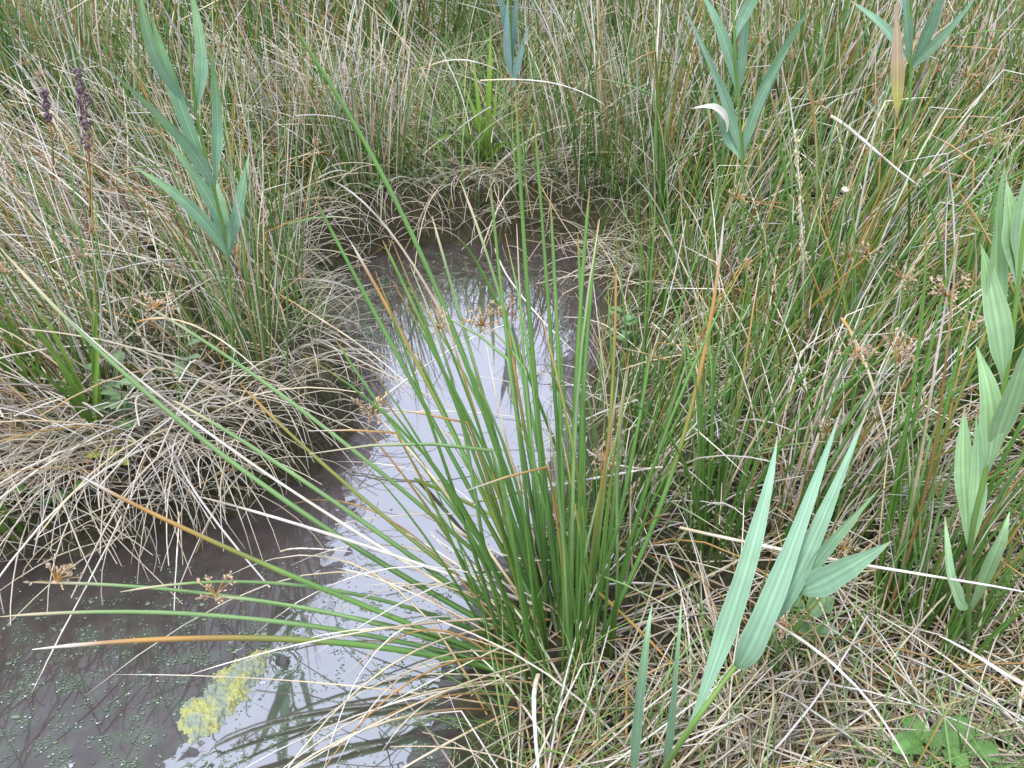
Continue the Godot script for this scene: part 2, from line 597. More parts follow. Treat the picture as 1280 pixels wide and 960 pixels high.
var scum_spots := []
func make_water() -> void:
	for c in [[470, 390, 0.26, 0.9], [560, 355, 0.22, 0.8], [640, 345, 0.14, 0.5], [500, 800, 0.2, 0.9], [430, 850, 0.2, 0.8], [300, 870, 0.22, 0.9], [130, 880, 0.3, 0.8], [480, 930, 0.18, 0.9], [60, 950, 0.3, 0.9], [560, 760, 0.12, 0.8]]:
		scum_spots.append([G(c[0], c[1]), c[2], c[3]])
	var xs := grid_steps([[-3.2, 0.05], [-1.4, 0.012], [0.45, 0.05], [0.7, 1.0]])
	var zs := grid_steps([[-2.9, 0.012], [-0.75, 0.05], [0.4, 1.0]])
	var flat := func(_x: float, _z: float) -> float: return 0.0
	var turbid := func(x: float, z: float) -> Color:
		var f := nz.get_noise_2d(x * 900.0, z * 900.0)
		var c := Color(0.085, 0.068, 0.064).lerp(Color(0.055, 0.045, 0.04), 0.5 + 0.5 * f)
		return c.lerp(Color(0.09, 0.11, 0.08), 0.75 * scum(x, z) * smoothstep(-0.3, 0.4, nz.get_noise_2d(x * 700.0 + 40, z * 700.0) + 0.5 * f))
	var o := top("water", sheet(xs, zs, flat, turbid, M.water))
	tag(o, "still murky stream water", "water", "", "structure")
	var mirror_y := func(x: float, z: float) -> float:  # added reflective sheet, outlined where the pool should mirror bright sky
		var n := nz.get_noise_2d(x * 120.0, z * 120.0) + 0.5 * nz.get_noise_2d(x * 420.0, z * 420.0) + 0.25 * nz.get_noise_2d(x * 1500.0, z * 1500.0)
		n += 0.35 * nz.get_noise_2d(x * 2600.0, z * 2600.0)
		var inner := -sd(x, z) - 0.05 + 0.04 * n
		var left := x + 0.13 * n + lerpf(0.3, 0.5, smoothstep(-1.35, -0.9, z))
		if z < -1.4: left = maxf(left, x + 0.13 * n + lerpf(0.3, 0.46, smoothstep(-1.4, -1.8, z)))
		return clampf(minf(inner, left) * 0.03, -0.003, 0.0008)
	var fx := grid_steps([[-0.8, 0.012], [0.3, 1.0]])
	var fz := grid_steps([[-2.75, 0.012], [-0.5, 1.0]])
	var fs: ArrayMesh = sheet(fx, fz, mirror_y, turbid, M.sky_mirror)
	var fo := top("sky_mirror_sheet", fs)
	tag(fo, "glossy sheet added over the open water to mirror the bright sky", "sky_mirror", "", "stuff")
	# yellow-green algae mat
	var mb := Mb.new()
	var outline := [[338, 808], [322, 850], [300, 880], [270, 912], [240, 925], [222, 905], [232, 880], [262, 862], [275, 838], [310, 818]]
	var poly := PackedVector2Array()
	for q in outline:
		var g := G(q[0], q[1], 0.004)
		poly.append(Vector2(g.x, g.z))
	var lo := Vector2(9, 9)
	var hi := Vector2(-9, -9)
	for q in poly:
		lo = lo.min(q)
		hi = hi.max(q)
	lo -= Vector2(0.02, 0.02)
	hi += Vector2(0.02, 0.02)
	var nx := 110
	var ny := 110
	var idx := {}
	for j in ny:
		for k in nx:
			var p := lo + (hi - lo) * Vector2(k / (nx - 1.0), j / (ny - 1.0))
			var best := 1e9
			for e in poly.size():
				var a := poly[e]
				var b := poly[(e + 1) % poly.size()]
				best = minf(best, p.distance_to(Geometry2D.get_closest_point_to_segment(p, a, b)))
			if not Geometry2D.is_point_in_polygon(p, poly): best = -best
			best += 0.013 * nz.get_noise_2d(p.x * 1500.0, p.y * 1500.0) + 0.008 * nz.get_noise_2d(p.x * 5200.0, p.y * 5200.0)
			var bumps := nz.get_noise_2d(p.x * 2600.0, p.y * 2600.0)
			var y := clampf(best * 0.6, -0.004, 0.008) + 0.001 + (0.004 * bumps + 0.003 * nz.get_noise_2d(p.x * 7000.0, p.y * 7000.0)) * smoothstep(0.0, 0.015, best)
			mb.v.append(Vector3(p.x, y, p.y))
			var u := 0.5 + 0.5 * nz.get_noise_2d(p.x * 800.0, p.y * 800.0)
			mb.c.append(Color(0.22, 0.26, 0.2).lerp(Color(0.34, 0.34, 0.12), smoothstep(0.35, 0.7, u + 0.25 * bumps)))
	for j in ny:
		for k in nx:
			var r := mb.v[j * nx + mini(k + 1, nx - 1)] - mb.v[j * nx + maxi(k - 1, 0)]
			var d := mb.v[mini(j + 1, ny - 1) * nx + k] - mb.v[maxi(j - 1, 0) * nx + k]
			mb.n.append(d.cross(r).normalized())
	for j in ny - 1:
		for k in nx - 1:
			var a := j * nx + k
			if maxf(maxf(mb.v[a].y, mb.v[a + 1].y), maxf(mb.v[a + nx].y, mb.v[a + nx + 1].y)) < -0.001: continue
			mb.i.append_array(PackedInt32Array([a, a + 1, a + nx, a + 1, a + nx + 1, a + nx]))
	var al := top("algae_mat", mb.done(M.algae))
	tag(al, "yellow-green lumpy algae mat floating on the dark water", "algae")

# ------------------------------------------------------------------ the big rush clump at the water's edge
func make_main_clump() -> void:
	var at := hit(690, 815)
	var t := thing("rush_clump", "large green rush clump at the water's edge, its stems fanning out over the stream", "rush", at)
	# tip, middle, root in the photograph; distance of the tip; radius in mm; colour type; flower head
	var traced := [
		[40, 812, 380, 800, 650, 845, 1.48, 3.4, 2, 0], [0, 771, 330, 775, 655, 838, 1.5, 2.6, 7, 0], [35, 728, 330, 752, 640, 815, 1.55, 2.4, 7, 1],
		[100, 595, 330, 705, 660, 835, 1.5, 2.8, 2, 0], [0, 310, 300, 585, 680, 815, 1.62, 3.0, 7, 0], [75, 388, 330, 590, 690, 805, 1.62, 2.6, 4, 0],
		[165, 372, 400, 530, 690, 770, 1.62, 2.6, 7, 1], [245, 620, 480, 690, 800, 800, 1.45, 3.0, 4, 0], [412, 225, 540, 370, 690, 700, 1.62, 2.6, 3, 0],
		[350, 10, 545, 360, 690, 790, 1.55, 3.3, 0, 0], [392, 245, 500, 450, 680, 780, 1.58, 2.8, 0, 0], [437, 300, 545, 500, 690, 790, 1.58, 2.8, 2, 0],
		[478, 300, 580, 520, 700, 790, 1.58, 2.8, 0, 0], [645, 120, 668, 470, 705, 800, 1.45, 2.9, 0, 0], [737, 235, 718, 520, 712, 800, 1.5, 3.0, 0, 0],
		[688, 250, 702, 560, 706, 800, 1.5, 2.9, 0, 0], [612, 220, 650, 540, 700, 800, 1.55, 2.7, 0, 0], [575, 225, 660, 500, 712, 810, 1.55, 2.3, 7, 0],
		[748, 275, 727, 530, 722, 800, 1.52, 3.0, 0, 0], [722, 290, 730, 560, 725, 805, 1.55, 2.6, 0, 0], [815, 430, 780, 620, 735, 800, 1.5, 2.6, 0, 0],
		[905, 270, 850, 560, 740, 815, 1.45, 2.8, 2, 0], [540, 270, 600, 480, 690, 780, 1.6, 2.4, 7, 0], [520, 440, 600, 610, 690, 800, 1.6, 2.6, 0, 0],
		[455, 505, 560, 620, 690, 800, 1.58, 2.5, 3, 1], [250, 745, 430, 770, 650, 830, 1.5, 2.4, 7, 1], [150, 740, 400, 735, 640, 805, 1.52, 2.2, 7, 0],
		[630, 375, 660, 560, 705, 790, 1.6, 2.2, 2, 1], [600, 385, 640, 580, 700, 790, 1.6, 2.0, 3, 1], [420, 425, 520, 570, 690, 790, 1.6, 2.4, 0, 0],
		[300, 480, 450, 620, 680, 800, 1.6, 2.4, 1, 0], [215, 500, 400, 615, 680, 815, 1.58, 2.8, 7, 0], [770, 330, 760, 560, 730, 800, 1.52, 2.4, 1, 0],
		[668, 150, 692, 470, 715, 805, 1.5, 2.4, 0, 0], [575, 300, 640, 420, 745, 690, 1.6, 2.2, 0, 0], [840, 830, 640, 660, 470, 580, 1.4, 2.6, 1, 0],
	]
	for q in traced:
		var root: Vector3 = hit(q[4], q[5]) - Vector3(0, 0.01, 0)
		var tip := P(q[0], q[1], q[6])
		var dm: float = (root.distance_to(Vector3(0, CAM_H, 0)) + q[6]) * 0.5
		var mid := P(q[2], q[3], dm)
		tip.y = maxf(tip.y, 0.04)
		mid.y = maxf(mid.y, 0.05)
		var mb := Mb.new()
		var pts := bez(root - at, mid - at, tip - at, 18)
		tube_along(mb, pts, q[7] * (0.001 if q[8] in [3, 4, 5] else 0.0015), q[8], 6, 0.5)
		var o := part("stem", mb.done(M.straw if q[8] in [3, 4, 5] else M.rush), t)
		if q[9]:
			var h := part("flower_head", head_meshes[rng.randi() % 4], o)
			h.transform = Transform3D(Basis(Vector3.UP, rng.randf_range(0, TAU)).scaled(Vector3.ONE * 1.6), pts[16])
	for q in 62:        # the thicket of upright stems
		var a := rng.randf_range(0, TAU)
		var rad := sqrt(rng.randf()) * 0.11
		var off := Vector3(cos(a) * rad * 0.8, -0.02, sin(a) * rad)
		off.y = height(at.x + off.x, at.z + off.z) - at.y - 0.01
		var dir := Vector3(off.x * 1.5 - 0.08, 0, off.z * 1.2 - 0.05) + Vector3(rng.randf_range(-0.07, 0.07), 0, rng.randf_range(-0.1, 0.1))
		stem_node(t, [0, 0, 0, 0, 0, 7, 0, 7, 1, 2][rng.randi() % 10], off, atan2(-dir.z, dir.x), dir.length(), rng.randf_range(0.3, 0.68), rng.randf() < 0.03, 0.85)
	for q in 32:        # dead stems drooping low over the water
		var a := rng.randf_range(2.3, 4.1)
		var off := Vector3(rng.randf_range(-0.1, 0.05), 0.0, rng.randf_range(-0.08, 0.14))
		off.y = height(at.x + off.x, at.z + off.z) - at.y
		var l := rng.randf_range(0.2, 0.6)
		var sway := a + rng.randf_range(-0.6, 0.6)
		var mid := off + Vector3(cos(sway) * l * 0.5, rng.randf_range(0.03, 0.14), -sin(sway) * l * 0.5)
		var tip := off + Vector3(cos(a) * l, rng.randf_range(-0.01, 0.08), -sin(a) * l)
		tip.y = maxf(tip.y, 0.006 - at.y)
		var mb := Mb.new()
		tube_along(mb, bez(off, mid, tip, 12), rng.randf_range(0.0012, 0.002), [3, 3, 4, 5, 3][rng.randi() % 5], 4)
		var o := part("stem", mb.done(M.straw), t)
		if q == 0: o.set_meta("label", "dead straw stem drooping low over the water")

# ------------------------------------------------------------------ reeds with broad blue-green leaves
func make_reeds() -> void:
	var toward := Vector3(0, 0.55, 0.84)
	# the reed in front, bottom right of the clump
	var r0 := hit(800, 1010)
	var t := thing("reed", "blue-green reed shoot with broad upright leaves leaning over matted straw", "reed", r0)
	var n1 := P(862, 912, 1.13)
	var n2 := P(920, 832, 1.09)
	var n3 := P(965, 778, 1.06)
	var n4 := P(998, 740, 1.04)
	stem_through(t, "stem", [r0 - r0, n1 - r0, n2 - r0, n3 - r0, n4 - r0], 0.0034, 6, 6, 0.7)
	for l in [[n1, 930, 720, 1.05, 972, 545, 1.05, 0.021], [n2, 960, 760, 1.02, 1052, 510, 1.0, 0.025], [n3, 1010, 690, 1.02, 1085, 512, 1.02, 0.02], [n4, 1030, 690, 1.02, 1100, 610, 1.0, 0.017], [n4, 1045, 718, 0.99, 1115, 676, 0.95, 0.026], [n2, 948, 770, 1.06, 985, 690, 1.06, 0.02]]:
		leaf(t, "leaf", l[0] - r0, P(l[1], l[2], l[3]) - r0, P(l[4], l[5], l[6]) - r0, l[7], REED, REED_LIGHT if l[7] < 0.02 else REED * 1.12, toward, 0.2)
	# two narrow single blades beside it
	for q in [[790, 985, 803, 850, 815, 755, 0.012, "tall"], [830, 975, 842, 860, 852, 745, 0.011, "shorter"]]:
		var g := hit(q[0], q[1])
		var b := thing("young_reed", "%s narrow grey-green reed shoot standing alone before the rush clump" % q[7], "reed", g)
		leaf(b, "leaf", Vector3.ZERO, P(q[2], q[3], 1.16) - g, P(q[4], q[5], 1.12) - g, q[6], REED * 1.05, REED_LIGHT, toward, 0.3, 0.2)
	# the reed at the right edge
	r0 = hit(1210, 830)
	t = thing("reed", "tall reed with wide pale green leaves rising above the dense right bank", "reed", r0)
	var m1 := P(1212, 690, 1.35)
	var m2 := P(1232, 590, 1.26)
	var m3 := P(1256, 480, 1.19)
	var m4 := P(1272, 360, 1.13)
	stem_through(t, "stem", [Vector3.ZERO, m1 - r0, m2 - r0, m3 - r0, m4 - r0, P(1285, 150, 1.06) - r0], 0.0036, 6, 6, 0.6)
	for l in [[m1, 1204, 600, 1.3, 1206, 505, 1.26, 0.024], [m1, 1222, 610, 1.3, 1220, 520, 1.26, 0.02], [m2, 1240, 520, 1.2, 1220, 432, 1.17, 0.026], [m2, 1262, 500, 1.18, 1292, 410, 1.12, 0.026], [m3, 1246, 400, 1.14, 1226, 305, 1.11, 0.028], [m3, 1244, 330, 1.12, 1256, 205, 1.08, 0.028], [m4, 1266, 300, 1.1, 1258, 225, 1.08, 0.026], [m4, 1276, 290, 1.1, 1285, 210, 1.07, 0.026], [r0.lerp(m1, 0.55), 1192, 735, 1.34, 1181, 645, 1.3, 0.022], [r0.lerp(m1, 0.5), 1240, 700, 1.34, 1262, 640, 1.3, 0.02]]:
		leaf(t, "leaf", l[0] - r0, P(l[1], l[2], l[3]) - r0, P(l[4], l[5], l[6]) - r0, l[7], REED_LIGHT, REED_LIGHT * 1.08, toward, 0.2, 0.45)
	# the reed on the left bank
	r0 = hit(292, 480)
	t = thing("reed", "leaning reed with long grey-green leaves above the left bank", "reed", r0)
	var a1 := P(285, 322, 1.95)
	var a2 := P(268, 240, 1.85)
	var a3 := P(245, 140, 1.78)
	stem_through(t, "stem", [Vector3.ZERO, a1 - r0, a2 - r0, a3 - r0, P(236, 40, 1.72) - r0], 0.0034, 6, 6, 0.6)
	for l in [[a1, 240, 260, 1.88, 165, 208, 1.85, 0.024], [a1, 300, 250, 1.9, 312, 190, 1.88, 0.02], [a1, 262, 250, 1.88, 192, 158, 1.8, 0.024], [a2, 225, 170, 1.78, 120, 75, 1.7, 0.026], [a2, 218, 110, 1.76, 190, 20, 1.7, 0.024], [a2, 272, 150, 1.8, 262, 60, 1.75, 0.022], [a3, 252, 60, 1.74, 232, -30, 1.7, 0.024], [a3, 195, 70, 1.72, 175, -20, 1.66, 0.022], [a1, 280, 270, 1.9, 268, 222, 1.88, 0.018]]:
		leaf(t, "leaf", l[0] - r0, P(l[1], l[2], l[3]) - r0, P(l[4], l[5], l[6]) - r0, l[7], REED, REED_LIGHT, toward, 0.2)
	# two reeds standing high at the back right
	r0 = hit(930, 420)
	t = thing("reed", "reed with a fan of narrow blue-green leaves beside a curled dead leaf", "reed", r0)
	var b1 := P(928, 200, 2.05)
	var b2 := P(922, 120, 1.98)
	var b3 := P(918, 50, 1.92)
	stem_through(t, "stem", [Vector3.ZERO, P(930, 310, 2.15) - r0, b1 - r0, b2 - r0, b3 - r0, P(915, -40, 1.88) - r0], 0.0032, 6, 6, 0.6)
	for l in [[b1, 965, 90, 1.98, 1022, 0, 1.92, 0.023], [b1, 948, 130, 2.0, 992, 50, 1.95, 0.02], [b1, 900, 110, 2.0, 852, 5, 1.92, 0.023], [b2, 905, 50, 1.92, 870, -20, 1.88, 0.022], [b2, 930, 40, 1.93, 935, -40, 1.9, 0.022], [b3, 940, 0, 1.9, 965, -40, 1.86, 0.02], [b1, 905, 160, 2.04, 890, 108, 2.0, 0.02]]:
		leaf(t, "leaf", l[0] - r0, P(l[1], l[2], l[3]) - r0, P(l[4], l[5], l[6]) - r0, l[7], REED, REED * 1.15, toward, 0.2)
	leaf(t, "dead_leaf", P(908, 165, 2.02) - r0, P(898, 138, 2.0) - r0, P(864, 136, 1.97) - r0, 0.018, PALE, PALE * 1.15, toward, 0.5)
	r0 = hit(1135, 380)
	t = thing("reed", "reed with one yellowing brown leaf hanging down, on the right bank", "reed", r0)
	var c1 := P(1138, 85, 1.98)
	stem_through(t, "stem", [Vector3.ZERO, P(1137, 220, 2.1) - r0, c1 - r0, P(1140, -30, 1.9) - r0], 0.0032, 6, 6, 0.6)
	for l in [[c1, 1110, 40, 1.94, 1062, 0, 1.9, 0.02], [c1, 1165, 25, 1.94, 1180, -40, 1.9, 0.024], [c1, 1132, 10, 1.92, 1125, -50, 1.9, 0.02], [c1, 1175, 50, 1.95, 1225, -10, 1.9, 0.016]]:
		leaf(t, "leaf", l[0] - r0, P(l[1], l[2], l[3]) - r0, P(l[4], l[5], l[6]) - r0, l[7], REED, REED * 1.15, toward, 0.2)
	leaf(t, "dead_leaf", P(1120, 5, 1.9) - r0, P(1122, 80, 1.92) - r0, P(1121, 148, 1.95) - r0, 0.022, Color(0.40, 0.30, 0.20), Color(0.38, 0.36, 0.08), toward, 0.4, 0.6).set_meta("label", "yellowing brown hanging leaf")
	r0 = hit(640, 190)
	t = thing("reed", "slender blue-grey reed standing behind the bright green blade tuft", "reed", r0)
	stem_through(t, "stem", [Vector3.ZERO, P(640, 90, 3.0) - r0, P(638, -20, 2.85) - r0], 0.003, 0, 5, 0.6)
	for l in [[100, 634, 50, 636, -10, 0.022], [110, 650, 70, 662, 30, 0.02], [80, 642, 30, 650, -20, 0.022], [60, 630, 20, 622, -20, 0.022]]:
		leaf(t, "leaf", P(640, l[0], 3.0) - r0, P(l[1], l[2], 2.95) - r0, P(l[3], l[4], 2.9) - r0, l[5], Color(0.2, 0.32, 0.3), Color(0.24, 0.36, 0.34), toward, 0.2)

# ------------------------------------------------------------------ small plants
func make_small_plants() -> void:
	var toward := Vector3(0, 0.55, 0.84)
	# bright blade tuft on the far bank
	var r0 := hit(607, 200)
	var t := thing("blade_tuft", "bright yellow-green tuft of broad upright blades on the far bank", "plant", r0)
	var d0 := r0.distance_to(Vector3(0, CAM_H, 0))
	var cl := Color(0.20, 0.33, 0.05)
	for l in [[612, 110, 613, 28, 0.02], [598, 160, 575, 95, 0.018], [590, 175, 560, 140, 0.016], [622, 185, 636, 178, 0.02], [600, 150, 590, 60, 0.018], [560, 170, 540, 195, 0.014], [617, 150, 622, 100, 0.014]]:
		leaf(t, "leaf", Vector3((l[2] - 607) * 0.0003, 0, 0.01), P(l[0], l[1], d0 - 0.1) - r0, P(l[2], l[3], d0 - 0.15) - r0, l[4], cl, cl * 1.1, toward, 0.35, 0.2)
	for q in [[118, 545, "lush green grass tuft beside the grey-green herb of the left bank", 9], [45, 520, "bright green grass tuft in straw at the left bank's outer side", 8], [20, 668, "small green grass tuft at the left bank's foot", 5]]:
		var g := hit(q[0], q[1])
		var gd := g.distance_to(Vector3(0, CAM_H, 0))
		var gt := thing("grass_tuft", q[2], "grass", g, "grass tufts on the left bank")
		for l in q[3]:
			var tx: float = q[0] + rng.randf_range(-110, 10)
			var ty: float = q[1] - rng.randf_range(60, 190) * (0.5 if q[3] == 5 else 1.0)
			var gc := Color(0.10, 0.21, 0.03).lerp(Color(0.17, 0.28, 0.05), rng.randf())
			leaf(gt, "blade", Vector3(rng.randf_range(-0.02, 0.02), 0, rng.randf_range(-0.02, 0.02)), P(lerpf(q[0], tx, 0.4), lerpf(q[1], ty, 0.55), gd - 0.1) - g, P(tx, ty, gd - 0.16) - g, rng.randf_range(0.008, 0.014), gc, gc * 1.15, toward, 0.4, 0.2)
	# herbs with round leaves
	herb(hit(150, 555), 16, 0.034, 0.14, Color(0.13, 0.2, 0.09), "grey-green leafy herb in the middle of the left bank straw")
	herb(hit(222, 500), 8, 0.026, 0.12, Color(0.14, 0.2, 0.11), "small pale leafy herb beside upright rushes of the left bank")
	herb(hit(75, 650), 10, 0.03, 0.07, Color(0.10, 0.22, 0.06), "low green leafy herb at the left bank's foot by the water")
	herb(hit(165, 585), 5, 0.026, 0.05, Color(0.24, 0.3, 0.06), "yellow-green leafy sprig low in the left bank straw")
	herb(hit(793, 445), 8, 0.034, 0.12, Color(0.12, 0.22, 0.09), "leafy herb among the rushes of the right bank beside the pool")
	herb(hit(1030, 815), 10, 0.04, 0.10, Color(0.13, 0.23, 0.11), "broad-leaved herb under the blue-green reed leaves")
	herb(hit(1160, 940), 12, 0.04, 0.06, Color(0.11, 0.23, 0.06), "low green herb between thick dark rushes and straw")
	herb(hit(465, 245), 8, 0.036, 0.03, Color(0.17, 0.24, 0.12), "flat rosette herb at the brink of the far bank")
	herb(hit(760, 200), 8, 0.034, 0.06, Color(0.10, 0.22, 0.10), "dark green leafy herb in far bank litter")
	# dark purple flower spikes
	for q in [[108, 175, 97, 85, 1.0, "dark purple flower spike, the tallest of three in left bank grass"], [112, 215, 104, 118, 1.25, "thick dark purple flower spike between two others in left bank grass"], [66, 190, 55, 112, 0.8, "thin dark purple flower spike beside two thicker ones in left bank grass"]]:
		var g := hit(q[0], q[1] + 140)
		var d := g.distance_to(Vector3(0, CAM_H, 0)) - 0.35
		var f := thing("purple_flower", q[5], "flower", g, "purple flowers in the left bank grass")
		var tip := P(q[2], q[3], d) - g
		stem_through(f, "stem", [Vector3.ZERO, P(q[0], q[1], d + 0.1) - g, tip], 0.0024, 5, 5, 0.8)
		var dir: Vector3 = (tip - (P(q[0], q[1], d + 0.1) - g)).normalized()
		var mb := Mb.new()
		for s in 130:
			var u := rng.randf()
			var lump := 0.6 + 0.4 * sin(u * 17.0)
			var a := rng.randf_range(0, TAU)
			var c: Vector3 = tip - dir * (u * 0.1 * q[4]) + Vector3(cos(a), 0, sin(a)) * 0.009 * q[4] * lump
			mb.ball(c, Vector3(0.0024, 0.0036, 0.0024) * rng.randf_range(0.7, 1.2), vary(Color(0.10, 0.045, 0.075).lerp(Color(0.2, 0.15, 0.16), rng.randf()), 0.2), 3, 5)
		part("flower_head", mb.done(M.bloom), f)
	# pale grass flower spike
	var g2 := hit(1003, 470)
	var dd := g2.distance_to(Vector3(0, CAM_H, 0)) - 0.3
	var sp := thing("grass_spike", "tall grass with a dense creamy yellow flower spike in the right bank", "grass", g2)
	stem_through(sp, "stem", [Vector3.ZERO, P(1004, 330, dd + 0.08) - g2, P(995, 165, dd - 0.05) - g2], 0.002, 4, 5, 0.6)
	var mb2 := Mb.new()
	for s in 120:
		var u := rng.randf()
		var base := P(1004, 330, dd + 0.08).lerp(P(995, 165, dd - 0.05), u) - g2
		var off := Vector3(rng.randf_range(-1, 1), rng.randf_range(0, 1), rng.randf_range(-1, 1)) * 0.007 * (1.0 - 0.4 * u)
		mb2.ball(base + off, Vector3(0.0016, 0.0042, 0.0016), vary(Color(0.55, 0.5, 0.26), 0.15), 3, 4)
	part("flower_head", mb2.done(M.bloom), sp)
	# little pale snail shell on a green stem
	var st := P(1056, 238, dd)
	var sn := thing("snail", "small cream snail shell on a thin stem in the right bank", "snail", st - Vector3(0, 0.006, 0))
	var mb3 := Mb.new()
	var pts := PackedVector3Array()
	var rr := PackedFloat32Array()
	var cc := PackedColorArray()
	for q in 30:
		var u := q / 29.0
		var a := u * TAU * 2.3
		var rad := 0.0045 * pow(1.0 - u, 1.1)
		pts.append(Vector3(cos(a) * rad, 0.006 + 0.008 * u, sin(a) * rad))
		rr.append(0.0036 * (1.0 - u) + 0.0008)
		cc.append(Color(0.62, 0.56, 0.46).lerp(Color(0.4, 0.32, 0.22), 0.5 + 0.5 * sin(a * 3.0)))
	mb3.tube(pts, rr, cc, 7)
	part("shell", mb3.done(M.rush), sn)
	var sg := hit(1060, 420)
	var ss := thing("tall_grass", "thin blue-green grass stem carrying a snail shell", "grass", sg)
	stem_through(ss, "stem", [Vector3.ZERO, P(1057, 238, dd + 0.011) - sg, P(1047, 20, dd - 0.12) - sg], 0.0014, 7, 4, 0.6)

# ------------------------------------------------------------------ tufts
func clear_zone(x: float, z: float) -> bool:      # keep the main clump's own ground and the photographer's spot free
	return Vector2(x - 0.05, z + 1.1).length() < 0.2 or (z > -0.95 and x < 0.3)

func make_tufts() -> void:
	var groups := ["rush tufts on the right bank", "rush tufts on the left bank", "rush tufts on the far bank"]
	var z := -0.74
	while z > -6.2:
		var step := 0.155 if z > -2.4 else (0.2 if z > -3.0 else 0.40)
		var half := 0.52 * -z + (0.42 if z > -3.0 else 0.2)
		var x := -half
		while x < half:
			var px := x + rng.randf_range(-0.5, 0.5) * step
			var pz := z + rng.randf_range(-0.5, 0.5) * step
			x += step
			var d := sd(px, pz)
			if d < 0.05 or clear_zone(px, pz): continue
			var y := height(px, pz)
			var zone := 0 if px > 0.1 and pz > -2.9 else (1 if px < -0.3 and pz > -2.9 else 2)
			var n := nz.get_noise_2d(px * 80.0, pz * 80.0)
			var green := clampf([0.74, 0.52, 0.66][zone] + 0.5 * n + rng.randf_range(-0.12, 0.12), 0.1, 0.92)
			var tall := rng.randf_range(0.4, 0.66)
			if zone == 0 and px < 0.45 and pz > -2.3: tall *= 0.78
			if zone == 1: tall *= 0.85
			if pz > -1.05: tall = rng.randf_range(0.22, 0.36)
			var look: String = "mostly green" if green > 0.74 else ("green and tan" if green > 0.45 else "mostly dead tan")
			var size: String = "short" if tall < 0.42 else ("tall" if tall > 0.55 else "knee-high")
			var place: String = "at the brink" if d < 0.14 else ("a step back from the water" if d < 0.5 else "deep in the growth")
			if zone == 2: place = "close behind the pool" if pz > -3.6 else "well behind the pool"
			var label := "%s %s rush tuft %s on the %s bank" % [size, look, place, ["right", "left", "far"][zone]]
			if pz > -2.75:
				if zone == 1:
					var upright := px > -0.8 and pz < -1.55
					if not upright and pz > -1.75:
						if rng.randf() < 0.3: continue
						if px < -0.75: tall = rng.randf_range(0.5, 0.68)
					rush_tuft(Vector3(px, y, pz), 30, tall, 0.25, Vector3(-0.05 if upright else -0.32, 0, 0.02), green, label, groups[1], 0.66)
				else:
					if rng.randf() < 0.1: continue
					rush_tuft(Vector3(px, y, pz), 36 if pz < -1.05 else 24, tall, 0.22, Vector3(0.02 + 0.09 * px, 0, 0.0), green, label, groups[0], 1.0)
			else:
				if zone == 2 and pz > -3.35 and px > -0.55 and px < 0.35: continue     # short turf there
				var o := MeshInstance3D.new()
				var root := thing("rush_tuft", label, "rush", Vector3(px, y, pz), groups[zone])
				root.rotation.y = rng.randf_range(0, TAU)
				root.scale = Vector3.ONE * tall / 0.5
				o.name = "stems"
				o.mesh = far_tufts[(0 if green > 0.74 else (2 if green > 0.45 else 4)) + rng.randi() % 2]
				o.set_meta("kind", "stuff")
				root.add_child(o)
		z -= step

